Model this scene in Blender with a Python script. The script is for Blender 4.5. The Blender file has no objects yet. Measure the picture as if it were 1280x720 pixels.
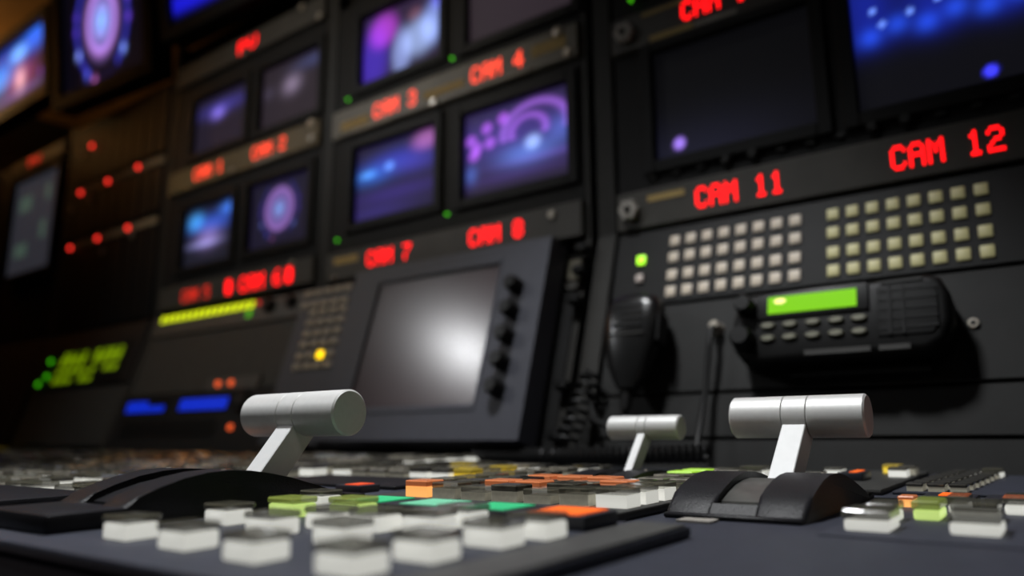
import bpy, bmesh, math, random
from mathutils import Vector, Matrix
random.seed(7)
SC = bpy.context.scene
COL = SC.collection
rad = math.radians

# ------------------------------------------------------------------ camera
CZ = 0.90                                   # camera height above the floor (m)
PSI, TH, RO = rad(36.4), rad(11.1), rad(-0.36)
FPX = 945.0
fwd = Vector((-math.sin(PSI)*math.cos(TH), math.cos(PSI)*math.cos(TH), math.sin(TH)))
rgt = Vector((math.cos(PSI), math.sin(PSI), 0)); upv = rgt.cross(fwd)
r2 = rgt*math.cos(RO) + upv*math.sin(RO); u2 = upv*math.cos(RO) - rgt*math.sin(RO)
cd = bpy.data.cameras.new('camera'); cam = bpy.data.objects.new('camera', cd); COL.objects.link(cam)
cam.matrix_world = Matrix(((r2.x, u2.x, -fwd.x, 0), (r2.y, u2.y, -fwd.y, 0), (r2.z, u2.z, -fwd.z, CZ), (0, 0, 0, 1)))
cd.sensor_width = 36; cd.lens = FPX/1280*36; cd.clip_start = 0.01; cd.clip_end = 50
cd.dof.use_dof = True; cd.dof.focus_distance = 0.455; cd.dof.aperture_fstop = 3.25
SC.camera = cam

# ------------------------------------------------------------------ world, exposure
w = bpy.data.worlds.new('world'); SC.world = w; w.use_nodes = True
w.node_tree.nodes['Background'].inputs[0].default_value = (0.9, 0.95, 1.0, 1)
w.node_tree.nodes['Background'].inputs[1].default_value = 0.004
vs = SC.view_settings
vs.view_transform = 'Standard'; vs.look = 'None'; vs.gamma = 1; vs.use_curve_mapping = False
vs.exposure = 0.0
SC.cycles.use_denoising = True

# ------------------------------------------------------------------ helpers
def lin(r, g, b, k=1.0):
    f = lambda c: (c/255/12.92 if c/255 <= .04045 else ((c/255+.055)/1.055)**2.4)*k
    return (f(r), f(g), f(b))

def mat(name, col, rough=.5, metal=0., noise=0., nscale=60., bump=0., bscale=400., emit=None, estr=1., alpha=1., coat=0., spec=.5):
    m = bpy.data.materials.new(name); m.use_nodes = True
    nt = m.node_tree; b = nt.nodes['Principled BSDF']
    b.inputs['Base Color'].default_value = (*col, 1); b.inputs['Roughness'].default_value = rough
    b.inputs['Metallic'].default_value = metal; b.inputs['Alpha'].default_value = alpha
    b.inputs['Coat Weight'].default_value = coat; b.inputs['Specular IOR Level'].default_value = spec
    tc = nt.nodes.new('ShaderNodeTexCoord')
    if noise:
        n = nt.nodes.new('ShaderNodeTexNoise'); n.inputs['Scale'].default_value = nscale; n.inputs['Detail'].default_value = 4
        nt.links.new(tc.outputs['Object'], n.inputs['Vector'])
        r = nt.nodes.new('ShaderNodeValToRGB')
        r.color_ramp.elements[0].color = (*[c*(1-noise) for c in col], 1); r.color_ramp.elements[0].position = .3
        r.color_ramp.elements[1].color = (*[min(1, c*(1+noise)) for c in col], 1); r.color_ramp.elements[1].position = .7
        nt.links.new(n.outputs['Fac'], r.inputs['Fac']); nt.links.new(r.outputs['Color'], b.inputs['Base Color'])
    if bump:
        n = nt.nodes.new('ShaderNodeTexNoise'); n.inputs['Scale'].default_value = bscale; n.inputs['Detail'].default_value = 2
        nt.links.new(tc.outputs['Object'], n.inputs['Vector'])
        k = nt.nodes.new('ShaderNodeBump'); k.inputs['Strength'].default_value = bump; k.inputs['Distance'].default_value = .001
        nt.links.new(n.outputs['Fac'], k.inputs['Height']); nt.links.new(k.outputs['Normal'], b.inputs['Normal'])
    if emit:
        b.inputs['Emission Color'].default_value = (*emit, 1); b.inputs['Emission Strength'].default_value = estr
    return m

M = {}
M['alu'] = mat('satin_aluminium', (.6, .6, .585), .48, .25, noise=.03, nscale=300, bump=.06, bscale=1500)
M['alu_flat'] = mat('machined_aluminium', (.6, .605, .6), .55, .1, noise=.02, nscale=200)
M['groove'] = mat('dark_groove', (.05, .05, .05), .6)
M['housing'] = mat('black_textured_plastic', (.0075, .0075, .009), .45, noise=.2, nscale=150, bump=.3, bscale=900, spec=.22)
M['drum'] = mat('worn_grey_drum', (.06, .06, .055), .35, noise=.5, nscale=70)
M['plate'] = mat('slate_console_plate', (.03, .033, .046), .55, noise=.12, nscale=90, bump=.15, bscale=1200, spec=.25)
M['plate_grey'] = mat('grey_console_plate', (.042, .042, .04), .5, noise=.12, nscale=90, bump=.12, bscale=1200, spec=.25)
M['trim_grey'] = mat('grey_edge_trim', (.06, .06, .057), .5, noise=.12, nscale=90, spec=.25)
M['console_side'] = mat('console_side', (.03, .03, .035), .5, noise=.1)
M['white'] = mat('white_button_plastic', (.72, .71, .67), .45, noise=.04, nscale=200, emit=(.9, .9, .82), estr=.55)
M['frost'] = mat('frosted_button_plastic', (.42, .4, .31), .4, noise=.2, nscale=200, emit=(.8, .75, .6), estr=.09)  # faint glow added where the downlight leaves the small keys dark
M['cap'] = mat('smoky_clear_cap', (.1, .095, .07), .1, alpha=.62, coat=.3)
M['captop'] = mat('smoky_button_top', (.075, .07, .055), .13, noise=.35, nscale=160, coat=.5)
M['captop_pale'] = mat('pale_button_top', (.2, .185, .15), .15, noise=.35, nscale=160, coat=.5)
M['captop_dark'] = mat('dark_button_top', (.035, .033, .028), .12, noise=.35, nscale=160, coat=.5)
M['black_key'] = mat('black_lens_box', (.014, .015, .022), .45, noise=.1)
def lit(n, c, s, base=None): return mat(n, base or c, .4, emit=c, estr=s)
M['green_lens'] = mat('green_lens', (.03, .42, .17), .35, emit=(.02, .42, .16), estr=.45)
M['green_lens_pale'] = mat('pale_green_lens', (.16, .5, .32), .3, emit=(.06, .4, .2), estr=.45)
M['orange_lens'] = mat('orange_lens', (.8, .14, .02), .35, emit=(.95, .13, .01), estr=.6)
M['red_lens'] = mat('red_orange_lens', (.6, .07, .02), .35, emit=(.8, .07, .01), estr=.5)
M['lime_body'] = lit('lime_lit_button', (.55, .74, .2), .78, (.5, .6, .25))
M['lime_cap'] = mat('lime_tinted_cap', (.22, .26, .06), .15, alpha=.7, emit=(.35, .45, .08), estr=.15)
M['lime_bright'] = mat('bright_lime_cap', (.3, .5, .05), .3, emit=(.3, .6, .03), estr=.6)
M['orange_body'] = lit('orange_lit_button', (1., .45, .12), .9, (.8, .4, .15))
M['orange_cap'] = mat('orange_tinted_cap', (.5, .17, .07), .2, emit=(.6, .15, .05), estr=.25)
M['yellow_body'] = lit('yellow_lit_button', (.75, .5, .02), .8, (.6, .5, .1))
M['yellow_cap'] = mat('yellow_tinted_cap', (.3, .22, .03), .2, emit=(.5, .35, .02), estr=.2)
M['blue_body'] = mat('bluish_white_button', (.5, .52, .66), .45, emit=(.7, .75, 1.), estr=.5)  # glow put in because little lamp light reaches the left keys
M['panel'] = mat('dark_grey_rack_panel', (.014, .014, .0135), .55, noise=.12, nscale=40, bump=.1, bscale=900, spec=.2)
M['panel2'] = mat('charcoal_rack_panel', (.0065, .0065, .0065), .55, noise=.12, nscale=40, bump=.1, bscale=900, spec=.18)
M['black'] = mat('black_metal', (.005, .005, .005), .5, noise=.1, spec=.2)
M['panel_lightened'] = mat('lightened_rack_panel', (.032, .032, .029), .55, noise=.1, nscale=40, bump=.1, bscale=900, spec=.2)  # dark rack panel with extra light put into its colour, for dim left racks
M['bezel'] = mat('black_bezel_plastic', (.0045, .0045, .0045), .5, noise=.1, spec=.18)
M['strip'] = mat('bronze_grey_name_strip', (.038, .035, .029), .5, noise=.15, nscale=30)
M['strip_tan'] = mat('tan_name_strip', (.11, .098, .07), .45, noise=.25, nscale=14)
M['strip_gold'] = mat('gold_tinted_name_strip', (.11, .08, .03), .5, noise=.2, nscale=20)
M['rail'] = mat('rack_rail', (.02, .019, .017), .5, .1, noise=.1, spec=.25)
M['ochre'] = mat('ochre_paper_label', (.36, .25, .08), .7, noise=.1)
M['pale_label'] = mat('grey_paper_label', (.28, .26, .23), .7, noise=.1)
M['screw'] = mat('dull_steel_screw', (.42, .38, .32), .35, .6, noise=.1)
M['knob'] = mat('black_knob', (.005, .005, .005), .4, spec=.2)
M['ivory_key'] = mat('ivory_key', (.56, .48, .38), .5, noise=.05)
M['ivory_edge'] = mat('ivory_key_edge', (.12, .1, .08), .5)
M['yellow_key'] = mat('yellowish_key', (.54, .5, .24), .5, noise=.05)
M['radio'] = mat('radio_black_plastic', (.0045, .0045, .0045), .45, noise=.15, bump=.1, spec=.14)
M['radio_key'] = mat('radio_rubber_key', (.1, .097, .06), .5, noise=.3, nscale=60)
M['grille'] = mat('radio_grille', (.004, .004, .004), .6, spec=.15)
M['lcd'] = mat('green_lcd', (.1, .3, .01), .2, emit=lin(118, 190, 5), estr=.85)
M['lcd_spot'] = mat('lcd_pale_spot', (.8, .7, .3), .3, emit=lin(250, 225, 130), estr=1.)  # pale emissive disc set on the green display
M['mic'] = mat('black_glossy_plastic', (.007, .007, .007), .25, noise=.1, spec=.4)
M['cord'] = mat('black_rubber_cord', (.006, .006, .006), .5, spec=.22)
M['tablet'] = mat('slate_tablet_bezel', (.043, .044, .055), .5, noise=.06, bump=.08, spec=.3)
M['tablet_screen'] = mat('dull_touch_screen', (.055, .04, .043), .215, noise=.03, nscale=20, spec=.6)
M['key_grey'] = mat('grey_brown_key', (.28, .24, .18), .5, noise=.1)
M['led_green'] = lit('green_led', lin(70, 200, 10), 1.0)
M['led_lime'] = lit('lime_led', lin(165, 240, 45), 1.6)
M['led_red'] = lit('red_led', (1., .03, .02), 2.2)
M['led_orange'] = lit('orange_led', (1., .13, .03), .8)
M['led_yellow'] = lit('amber_led', (1., .62, .0), 2.0)
M['led_pale'] = mat('unlit_pale_led', (.55, .47, .42), .4)
M['text_red'] = lit('red_dot_matrix', (1., .004, .006), 2.6, (.2, .01, .01))
M['text_orange'] = lit('orange_red_dot_matrix', (1., .06, .025), 2.0, (.2, .02, .01))
M['text_dim'] = lit('dim_red_dot_matrix', (1., .03, .015), .9, (.2, .02, .01))
M['meter'] = lit('yellow_green_meter_led', lin(190, 205, 10), 1.5)
M['meter_green'] = lit('green_meter_led', lin(70, 150, 10), 1.)
M['green_text'] = lit('green_segment_display', lin(120, 150, 5), .85)
M['blue_disp'] = lit('blue_segment_display', lin(10, 50, 225), .5)
M['desk'] = mat('dark_brown_laminate', (.05, .036, .036), .5, noise=.2, nscale=15)
M['ceiling'] = mat('brown_ceiling_lining', (.3, .15, .04), .7, noise=.2, nscale=12)
M['wall'] = mat('dark_wall_lining', (.02, .017, .014), .8, noise=.2, nscale=10)
M['floor'] = mat('dark_carpet_floor', (.03, .03, .032), .9, noise=.3, nscale=120)
M['lamp_body'] = mat('white_lamp_body', (.6, .6, .6), .4)

def link_screen_mat():
    m = bpy.data.materials.new('lit_screen'); m.use_nodes = True
    nt = m.node_tree; b = nt.nodes['Principled BSDF']
    b.inputs['Base Color'].default_value = (.006, .006, .007, 1); b.inputs['Roughness'].default_value = .5; b.inputs['Specular IOR Level'].default_value = .15
    a = nt.nodes.new('ShaderNodeVertexColor'); a.layer_name = 'picture'
    nt.links.new(a.outputs['Color'], b.inputs['Emission Color']); b.inputs['Emission Strength'].default_value = 1.0
    return m
M['screen'] = link_screen_mat()

def obj(name, me, mats, parent=None, loc=None, rot=None):
    o = bpy.data.objects.new(name, me); COL.objects.link(o)
    if mats is not None and len(me.materials) == 0:
        for m in (mats if isinstance(mats, (list, tuple)) else [mats]): me.materials.append(M[m])
    if parent is not None: o.parent = parent
    if loc is not None: o.location = loc
    if rot is not None: o.rotation_euler = rot
    return o

def finish(bm, name, smooth=False):
    me = bpy.data.meshes.new(name); bmesh.ops.recalc_face_normals(bm, faces=bm.faces[:]); bm.to_mesh(me); bm.free()
    if smooth:
        me.shade_smooth()
        me.set_sharp_from_angle(angle=rad(38))
    return me

def bx(bm, x0, x1, y0, y1, z0, z1, bev=0., seg=1, mi=0):
    v = [bm.verts.new(p) for p in ((x0,y0,z0),(x1,y0,z0),(x1,y1,z0),(x0,y1,z0),(x0,y0,z1),(x1,y0,z1),(x1,y1,z1),(x0,y1,z1))]
    fs = [bm.faces.new([v[i] for i in q]) for q in ((0,3,2,1),(4,5,6,7),(0,1,5,4),(1,2,6,5),(2,3,7,6),(3,0,4,7))]
    for f in fs: f.material_index = mi
    if bev:
        es = list({e for f in fs for e in f.edges})
        bmesh.ops.bevel(bm, geom=es, offset=bev, segments=seg, affect='EDGES', profile=.5)

def box(name, m, parent, x0, x1, y0, y1, z0, z1, bev=0., seg=1):
    bm = bmesh.new(); bx(bm, x0, x1, y0, y1, z0, z1, bev, seg)
    return obj(name, finish(bm, name, seg > 1), m, parent)

def prism(bm, poly, a0, a1, axis='x'):
    """extrude a closed polygon. axis x: poly is (y,z); axis y: poly is (x,z)"""
    mk = (lambda p, a: (a, p[0], p[1])) if axis == 'x' else (lambda p, a: (p[0], a, p[1]))
    A = [bm.verts.new(mk(p, a0)) for p in poly]; B = [bm.verts.new(mk(p, a1)) for p in poly]
    n = len(poly); fs = [bm.faces.new(A), bm.faces.new(B[::-1])]
    for i in range(n): fs.append(bm.faces.new((A[i], B[i], B[(i+1) % n], A[(i+1) % n])))
    return fs, A, B

def lathe(bm, prof, axis='y', origin=(0, 0, 0), seg=24):
    """prof: list of (a, r) along axis"""
    o = Vector(origin); rings = []
    for a, r in prof:
        ring = []
        for i in range(seg):
            t = 2*math.pi*i/seg; c, s = r*math.cos(t), r*math.sin(t)
            p = {'x': (a, c, s), 'y': (c, a, s), 'z': (c, s, a)}[axis]
            ring.append(bm.verts.new(o+Vector(p)))
        rings.append(ring)
    for j in range(len(rings)-1):
        for i in range(seg): bm.faces.new((rings[j][i], rings[j][(i+1) % seg], rings[j+1][(i+1) % seg], rings[j+1][i]))
    bm.faces.new(rings[0]); bm.faces.new(rings[-1][::-1])

def tube(bm, pts, r, seg=8):
    pts = [Vector(p) for p in pts]; rings = []
    prev = None
    for i, p in enumerate(pts):
        t = (pts[min(i+1, len(pts)-1)] - pts[max(i-1, 0)]).normalized()
        ref = prev if prev is not None else (Vector((0, 0, 1)) if abs(t.z) < .9 else Vector((1, 0, 0)))
        a = (ref - t*ref.dot(t)).normalized(); b = t.cross(a); prev = a
        rings.append([bm.verts.new(p + a*r*math.cos(2*math.pi*k/seg) + b*r*math.sin(2*math.pi*k/seg)) for k in range(seg)])
    for j in range(len(rings)-1):
        for k in range(seg): bm.faces.new((rings[j][k], rings[j][(k+1) % seg], rings[j+1][(k+1) % seg], rings[j+1][k]))
    bm.faces.new(rings[0][::-1]); bm.faces.new(rings[-1])

def tag(o, label, cat, group=None):
    o['label'] = label; o['category'] = cat
    if group: o['group'] = group
    return o
def thing(name, label, cat, loc, rot=(0, 0, 0), group=None):
    o = bpy.data.objects.new(name, None); COL.objects.link(o); o.empty_display_size = .02
    o.location = loc; o.rotation_euler = rot
    return tag(o, label, cat, group)
def struct(name, m, x0, x1, y0, y1, z0, z1, label=None):
    o = box(name, m, None, x0, x1, y0, y1, z0, z1); o['kind'] = 'structure'
    if label: o['label'] = label
    return o

# three frames of the place: rack wall (upright), sloping rack desk-front, console top
YW = .857                                    # front plane of the upright racks
BT = rad(17.0); P0 = Vector((0, .851, .257 + CZ))
SUP = Vector((0, math.sin(BT), math.cos(BT))); SN = Vector((0, -math.cos(BT), math.sin(BT)))
GT = rad(1.0); HA, HB = .049, .044           # console base plane and raised module plane below the camera
def rack(name, label, cat, x, z, group=None): return thing(name, label, cat, (x, YW, z+CZ), (0, 0, 0), group)
def low_at(x, t, off=0): return Vector((x, 0, 0)) + P0 + SUP*t + SN*off
def low(name, label, cat, x, t, off=0, group=None): return thing(name, label, cat, low_at(x, t, off), (-BT, 0, 0), group)
def con_z(y, h): return -h + y*math.tan(GT) + CZ
def con(name, label, cat, x, y, h, group=None): return thing(name, label, cat, (x, y, con_z(y, h)), (GT, 0, 0), group)

# ------------------------------------------------------------------ room shell
ZC = 1.42 + CZ
struct('floor', 'floor', -3.6, 1.6, -1.8, 1.6, -.06, 0)
struct('ceiling', 'ceiling', -3.6, 1.6, -1.8, 1.6, ZC, ZC+.06)
struct('wall_back', 'wall', -3.6, 1.6, 1.5, 1.6, 0, ZC)
struct('wall_left', 'wall', -3.7, -3.6, -1.8, 1.6, 0, ZC)
struct('wall_right', 'wall', 1.6, 1.7, -1.8, 1.6, 0, ZC)
struct('wall_front', 'wall', -3.6, 1.6, -1.9, -1.8, 0, ZC)
t = struct('trim_1', 'wall', -3.6, 1.6, .98, 1.0, ZC-.012, ZC)

def downlight(x, y, aim, power, cone, blend, soft, col, label):
    t = thing('downlight', label, 'lamp', (x, y, ZC), group='ceiling downlights')
    bm = bmesh.new(); lathe(bm, [(-.05, .075), (-.045, .08), (0, .08)], 'z', (0, 0, 0), 28); obj('lamp_housing', finish(bm, 'lamp_housing', True), 'lamp_body', t)
    key = 'diffuser%.2f' % x; M[key] = lit('lamp_diffuser', col, 3., (.8, .8, .8))
    bm = bmesh.new(); lathe(bm, [(-.053, .06), (-.0505, .062)], 'z', (0, 0, 0), 28); obj('diffuser', finish(bm, 'diffuser'), key, t)
    ld = bpy.data.lights.new('lamp_light', 'SPOT'); ld.energy = power; ld.color = col; ld.spot_size = rad(cone); ld.spot_blend = blend; ld.shadow_soft_size = soft
    lo = bpy.data.objects.new('lamp_light', ld); COL.objects.link(lo); lo.parent = t; lo.location = (0, 0, -.06)
    d = Vector(aim) + Vector((0, 0, CZ)) - Vector((x, y, ZC-.06)); lo.rotation_euler = d.to_track_quat('-Z', 'Y').to_euler()
downlight(-.50, .22, (-.33, .42, -.04), 122, 54, .55, .10, (.97, .985, 1), 'ceiling downlight over the middle of the console')
downlight(-2.13, -.60, (-1.1, .55, .05), 37, 58, .8, .06, (.96, .98, 1), 'ceiling downlight behind the far end of the desk')
downlight(-1.05, -.45, (-1.15, .857, .52), 42, 48, .8, .06, (1, .84, .62), 'warm ceiling downlight aimed at the middle racks')
downlight(.85, -.35, (-.27, .33, -.02), 13, 30, .8, .08, (1, .93, .85), 'added fill lamp shaped as a downlight at the right end of the room')  # unseen fill added to lighten the right-facing sides of levers and keys
def added_strip_lamp():  # unseen lamp added to brighten the brown ceiling
    t = thing('added_strip_lamp', 'added warm strip lamp out of view on the end wall, brightening the ceiling', 'lamp', (-3.58, .5, ZC-.22))
    box('lamp_housing', 'lamp_body', t, -.02, .01, -.3, .3, -.03, .03, .003)
    M['added_warm_tube'] = lit('added_warm_tube', (1, .55, .18), 2.0); box('diffuser', 'added_warm_tube', t, .011, .02, -.28, .28, -.02, .02)
    ld = bpy.data.lights.new('lamp_light', 'AREA'); ld.shape = 'RECTANGLE'; ld.size = .5; ld.size_y = .04; ld.energy = 11; ld.color = (1, .6, .22)
    lo = bpy.data.objects.new('lamp_light', ld); COL.objects.link(lo); lo.parent = t; lo.location = (.06, 0, .02); lo.rotation_euler = (rad(180), rad(20), 0)
added_strip_lamp()

# ------------------------------------------------------------------ desk and console body
dk = thing('desk', 'dark brown desk under the mixing console', 'desk', (0, 0, 0))
DZ = CZ-.088
box('desk_top', 'desk', dk, -2.7, .9, -.25, .765, DZ-.035, DZ, .004)
for x in (-2.68, -.9, .86): box('leg_panel', 'desk', dk, x, x+.03, -.1, .74, 0, DZ-.035)
cb = thing('mixing_console', 'long slate grey mixing console running across the desk', 'console', (0, 0, DZ))
bm = bmesh.new()
prism(bm, [(.146, 0), (.766, 0), (.766, con_z(.766, HA)-DZ), (.150, con_z(.150, HA)-DZ), (.146, con_z(.146, HA)-DZ-.004)], -2.6, .8)
obj('console_body', finish(bm, 'console_body'), 'plate', cb)

# ------------------------------------------------------------------ buttons
_cache = {}
def button_mesh(wx, wy, hb, hc, bm_name, cap_name):
    """small button: coloured body with a smoky top block, one mesh"""
    k = (wx, wy, hb, hc, bm_name, cap_name)
    if k not in _cache:
        bm = bmesh.new()
        bx(bm, -wx/2, wx/2, 0, wy, 0, hb, 0, 1, 0)
        bx(bm, -wx/2-.0004, wx/2+.0004, -.0004, wy+.0004, hb, hb+hc, .0007, 1, 1)
        for f in bm.faces:
            if f.calc_center_median().z > hb+1e-5: f.material_index = 1
        me = finish(bm, 'button'); me.materials.append(M[bm_name]); me.materials.append(M[cap_name]); _cache[k] = me
    return _cache[k]
def body_mesh(wx, wy, h, m, bev=.001):
    k = ('b', wx, wy, h, m)
    if k not in _cache:
        bm = bmesh.new(); bx(bm, -wx, 0, 0, wy, 0, h, bev, 2); me = finish(bm, 'button', True); me.materials.append(M[m]); _cache[k] = me
    return _cache[k]
def big_button(parent, xr, y, wx, wy, hb=.0065, hc=.003, m='white', c='cap'):
    """large front button: body and a clear smoky cap as sub-part; xr right edge, y front edge (local)"""
    b = obj('button', body_mesh(wx, wy, hb, m), None, parent, (xr, y, 0))
    k = ('c', wx, wy, hc, c)
    if k not in _cache:
        bm = bmesh.new(); bx(bm, -wx-.0006, .0006, -.0006, wy+.0006, 0, hc, .0008, 1); me = finish(bm, 'cap'); me.materials.append(M[c]); _cache[k] = me
    obj('cap', _cache[k], None, b, (0, 0, hb+.0002))
    return b
def lens_key(parent, xr, y, wx, wy, h, lens):
    b = obj('lens_key', body_mesh(wx, wy, h, 'black_key', .0006), None, parent, (xr, y, 0))
    box('lens', lens, b, -wx+.0085, -.004, .0015, wy-.0015, h, h+.0006)
    return b

def module(name, label, x0, x1, y0, y1, m='plate', h=HB, thick=.0048):
    t = con(name, label, 'console module', x0, y0, h)
    bm = bmesh.new(); bx(bm, 0, x1-x0, 0, (y1-y0)/math.cos(GT), -thick, 0, min(.0015, thick*.4), 2)
    obj('plate', finish(bm, 'plate', True), m, t)
    t['x0'] = x0; t['y0'] = y0
    return t

# front crosspoint module with large white buttons
m1 = module('button_module', 'front button module with large white keys and a row of green and orange lenses', -.4685, -.14, .1405, .3195)
def L(t, x, y): return x-t['x0'], y-t['y0']
KX, KY = .0185, .0148
front_keys = [(-.318, .1645), (-.271, .1625), (-.2245, .160), (-.1765, .1605), (-.325, .2155), (-.275, .2035), (-.2255, .1995), (-.1735, .191),
              (-.2675, .2295), (-.2435, .234), (-.2185, .241), (-.1722, .2265), (-.1695, .2518), (-.2185, .2635), (-.344, .287)]
for x, y in front_keys: big_button(m1, *L(m1, x, y), KX, KY)
for x, y in ((-.322, .251), (-.292, .2655)): big_button(m1, *L(m1, x, y), KX+.002, KY, m='lime_body', c='lime_cap')
lens = ['orange_lens', 'green_lens', 'green_lens_pale', 'green_lens']
for i, x in enumerate((-.170, -.2095, -.249, -.2885)):
    lx, ly = L(m1, x, .2805)
    lens_key(m1, lx, ly, .0385, .0285, .0061, lens[i])
box('edge_trim', 'trim_grey', m1, .3035, .3275, .001, .175, 0, .001, .0004)

# middle module of dense small keys, some glowing orange
m2 = module('button_module', 'middle module of dense small keys, several glowing orange', -.385, -.191, .3235, .612, 'plate_grey')
def small_grid(t, xs, ys, wx, wy, special={}, hb=.0062, hc=.0036, base='frost', cap='captop', skip=()):
    for j, y in enumerate(ys):
        for i, x in enumerate(xs):
            if (i, j) in skip: continue
            mm, cc = special.get((i, j), (base if random.random() < .72 else 'white', random.choice(('captop', 'captop', 'captop_pale', 'captop_pale', 'cap', 'captop_dark'))))
            lx, ly = L(t, x, y); lx += random.uniform(-.0006, .0006)
            hb = random.choice((.0045, .0052, .006)) if mm == 'frost' else .0066
            obj('button', button_mesh(wx, wy, hb, hc, mm, cc), None, t, (lx, ly, 0))
O = ('orange_body', 'orange_cap'); Yl = ('yellow_body', 'yellow_cap'); G = ('lime_body', 'lime_cap'); BL = ('blue_body', 'captop'); O2 = ('white', 'orange_cap'); W = ('white', 'cap'); GB = ('lime_body', 'lime_bright')
xs = [-.3465+.0235*i for i in range(7)]; ys = [.3655+.0237*j for j in range(8)]
sp = {(0, 0): O, (2, 1): O2, (3, 1): O2, (4, 3): O2, (3, 3): O2, (2, 3): O, (5, 2): O, (5, 6): GB, (5, 7): GB, (0, 1): W, (0, 2): W, (0, 3): W, (0, 4): W, (6, 0): W, (6, 1): W, (6, 2): W}
small_grid(m2, xs, ys + [.566, .589], KX, KY+.001, sp, skip={(i, j) for i in (1, 2, 3, 4) for j in range(4, 10)})

# dark display module behind the left fader
m3 = module('display_module', 'dark flat module with one red lens behind the left fader', -.56, -.387, .365, .548, 'plate')
box('display_plate', 'housing', m3, .006, .165, .03, .105, 0, .003, .0008)
lx, ly = L(m3, -.40, .367); lens_key(m3, lx, ly, .026, .018, .005, 'red_lens')
small_grid(m3, [-.547+.0243*i for i in range(7)], [.476, .5, .524], KX, KY, {(5, 1): Yl, (6, 0): Yl, (6, 2): Yl})

# rear module around the small fader
m4 = module('button_module', 'short rear block of small keys behind the dark display module', -.56, -.388, .551, .612, 'plate_grey')
small_grid(m4, [-.547+.0243*i for i in range(7)], [.556, .5815], KX, KY, {(3, 0): Yl})

# left modules
m5 = module('button_module', 'left module of white and bluish keys beside the large fader', -1.06, -.564, .232, .752, 'plate_grey')
sp = {}
for i in range(21):
    if i % 3 != 2: sp[(i, 0)] = W
    if i % 3 != 2 and (i, 3) not in sp: sp[(i, 3)] = BL
    if i % 4 != 1: sp[(i, 4)] = BL
sk = {(i, 1) for i in range(0, 21, 5)}
small_grid(m5, [-1.043+.0278*i for i in range(17)], [.238+.0345*j for j in range(15)], .0205, .0165, sp, skip=sk)
m5b = module('button_module', 'small key block with two orange keys just left of the large fader', -.562, -.471, .232, .3635, 'plate_grey')
small_grid(m5b, [-.546+.0275*i for i in range(3)], [.238+.0318*j for j in range(4)], .0205, .0165, {(0, 0): W, (1, 0): W, (2, 0): W, (1, 2): O, (2, 2): O, (0, 3): BL, (1, 3): BL})
m6 = module('button_module', 'far left module of small keys with amber ones at its end', -1.75, -1.064, .3, .752, 'plate_grey')
small_grid(m6, [-1.73+.036*i for i in range(19)], [.31+.036*j for j in range(12)], .026, .019, {(5, 4): BL, (7, 4): BL, (10, 3): BL, (11, 3): BL})
m7 = module('button_module', 'farthest module of small keys at the end of the console', -2.5, -1.754, .4, .752, 'plate_grey')
small_grid(m7, [-2.47+.042*i for i in range(17)], [.42+.042*j for j in range(8)], .035, .027, {(10, 7): Yl, (11, 7): Yl, (13, 6): Yl})
m8 = module('palm_plate', 'raised black palm plate in front of the left keys', -1.06, -.471, .143, .228, 'housing', HB-.009, .0135)

# right side: base plane
m9 = module('button_module', 'right module of wide white keys with one lime key', -.097, .18, .352, .56, 'plate', HA-.0005, .0005)
bb = [(-.0715, .3705, .0185, 'white'), (-.031, .378, .0185, 'white'), (.006, .378, .0185, 'white'), (-.059, .424, .0115, 'lime_body'), (-.051, .458, .0085, 'white'), (-.075, .402, .012, 'white'),
      (-.026, .466, .0095, 'white'), (-.0355, .424, .0185, 'white'), (.004, .424, .0185, 'white'), (-.005, .46, .018, 'white')]
for x, y, wx, m in bb:
    lx, ly = L(m9, x, y); big_button(m9, lx, ly, wx, .024, .0048, .0042, m, 'lime_cap' if m == 'lime_body' else 'cap')
for x, wx in ((-.051, .027), (-.018, .029), (.014, .029)):
    lx, ly = L(m9, x, .5); lens_key(m9, lx, ly, wx, .022, .005, 'orange_lens')
lx, ly = L(m9, -.083, .482); obj('button', button_mesh(.008, .012, .004, .002, 'orange_body', 'orange_cap'), None, m9, (lx, ly, 0))
m10 = module('key_module', 'rear right module with a narrow ladder of small keys', -.105, .18, .563, .752, 'plate', HA-.0022, .0022)
for j in range(8):
    for i in range(3):
        lx, ly = L(m10, -.092+.0125*i+.0012*j, .568+.0225*j); obj('button', button_mesh(.0095, .0145, .003, .0022, 'frost', 'captop_dark'), None, m10, (lx, ly, 0))
for x, y in ((-.053, .716), (-.02, .716), (.01, .7), (.04, .7)):
    lx, ly = L(m10, x, y); big_button(m10, lx, ly, .013, .02, .004, .003)
m11 = module('key_module', 'narrow strip module behind the right fader with yellow and orange keys', -.1895, -.109, .552, .752, 'plate_grey', HB+.001, .004)
lx, ly = L(m11, -.134, .618); lens_key(m11, lx, ly, .018, .03, .006, 'orange_lens')
for x, y, q in ((-.132, .716, Yl), (-.118, .70, ('frost', 'captop')), (-.165, .6, ('white', 'captop')), (-.165, .66, ('white', 'captop')), (-.12, .672, ('white', 'captop'))):
    lx, ly = L(m11, x, y); obj('button', button_mesh(.013, .016, .005, .002, *q), None, m11, (lx, ly, 0))

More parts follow.
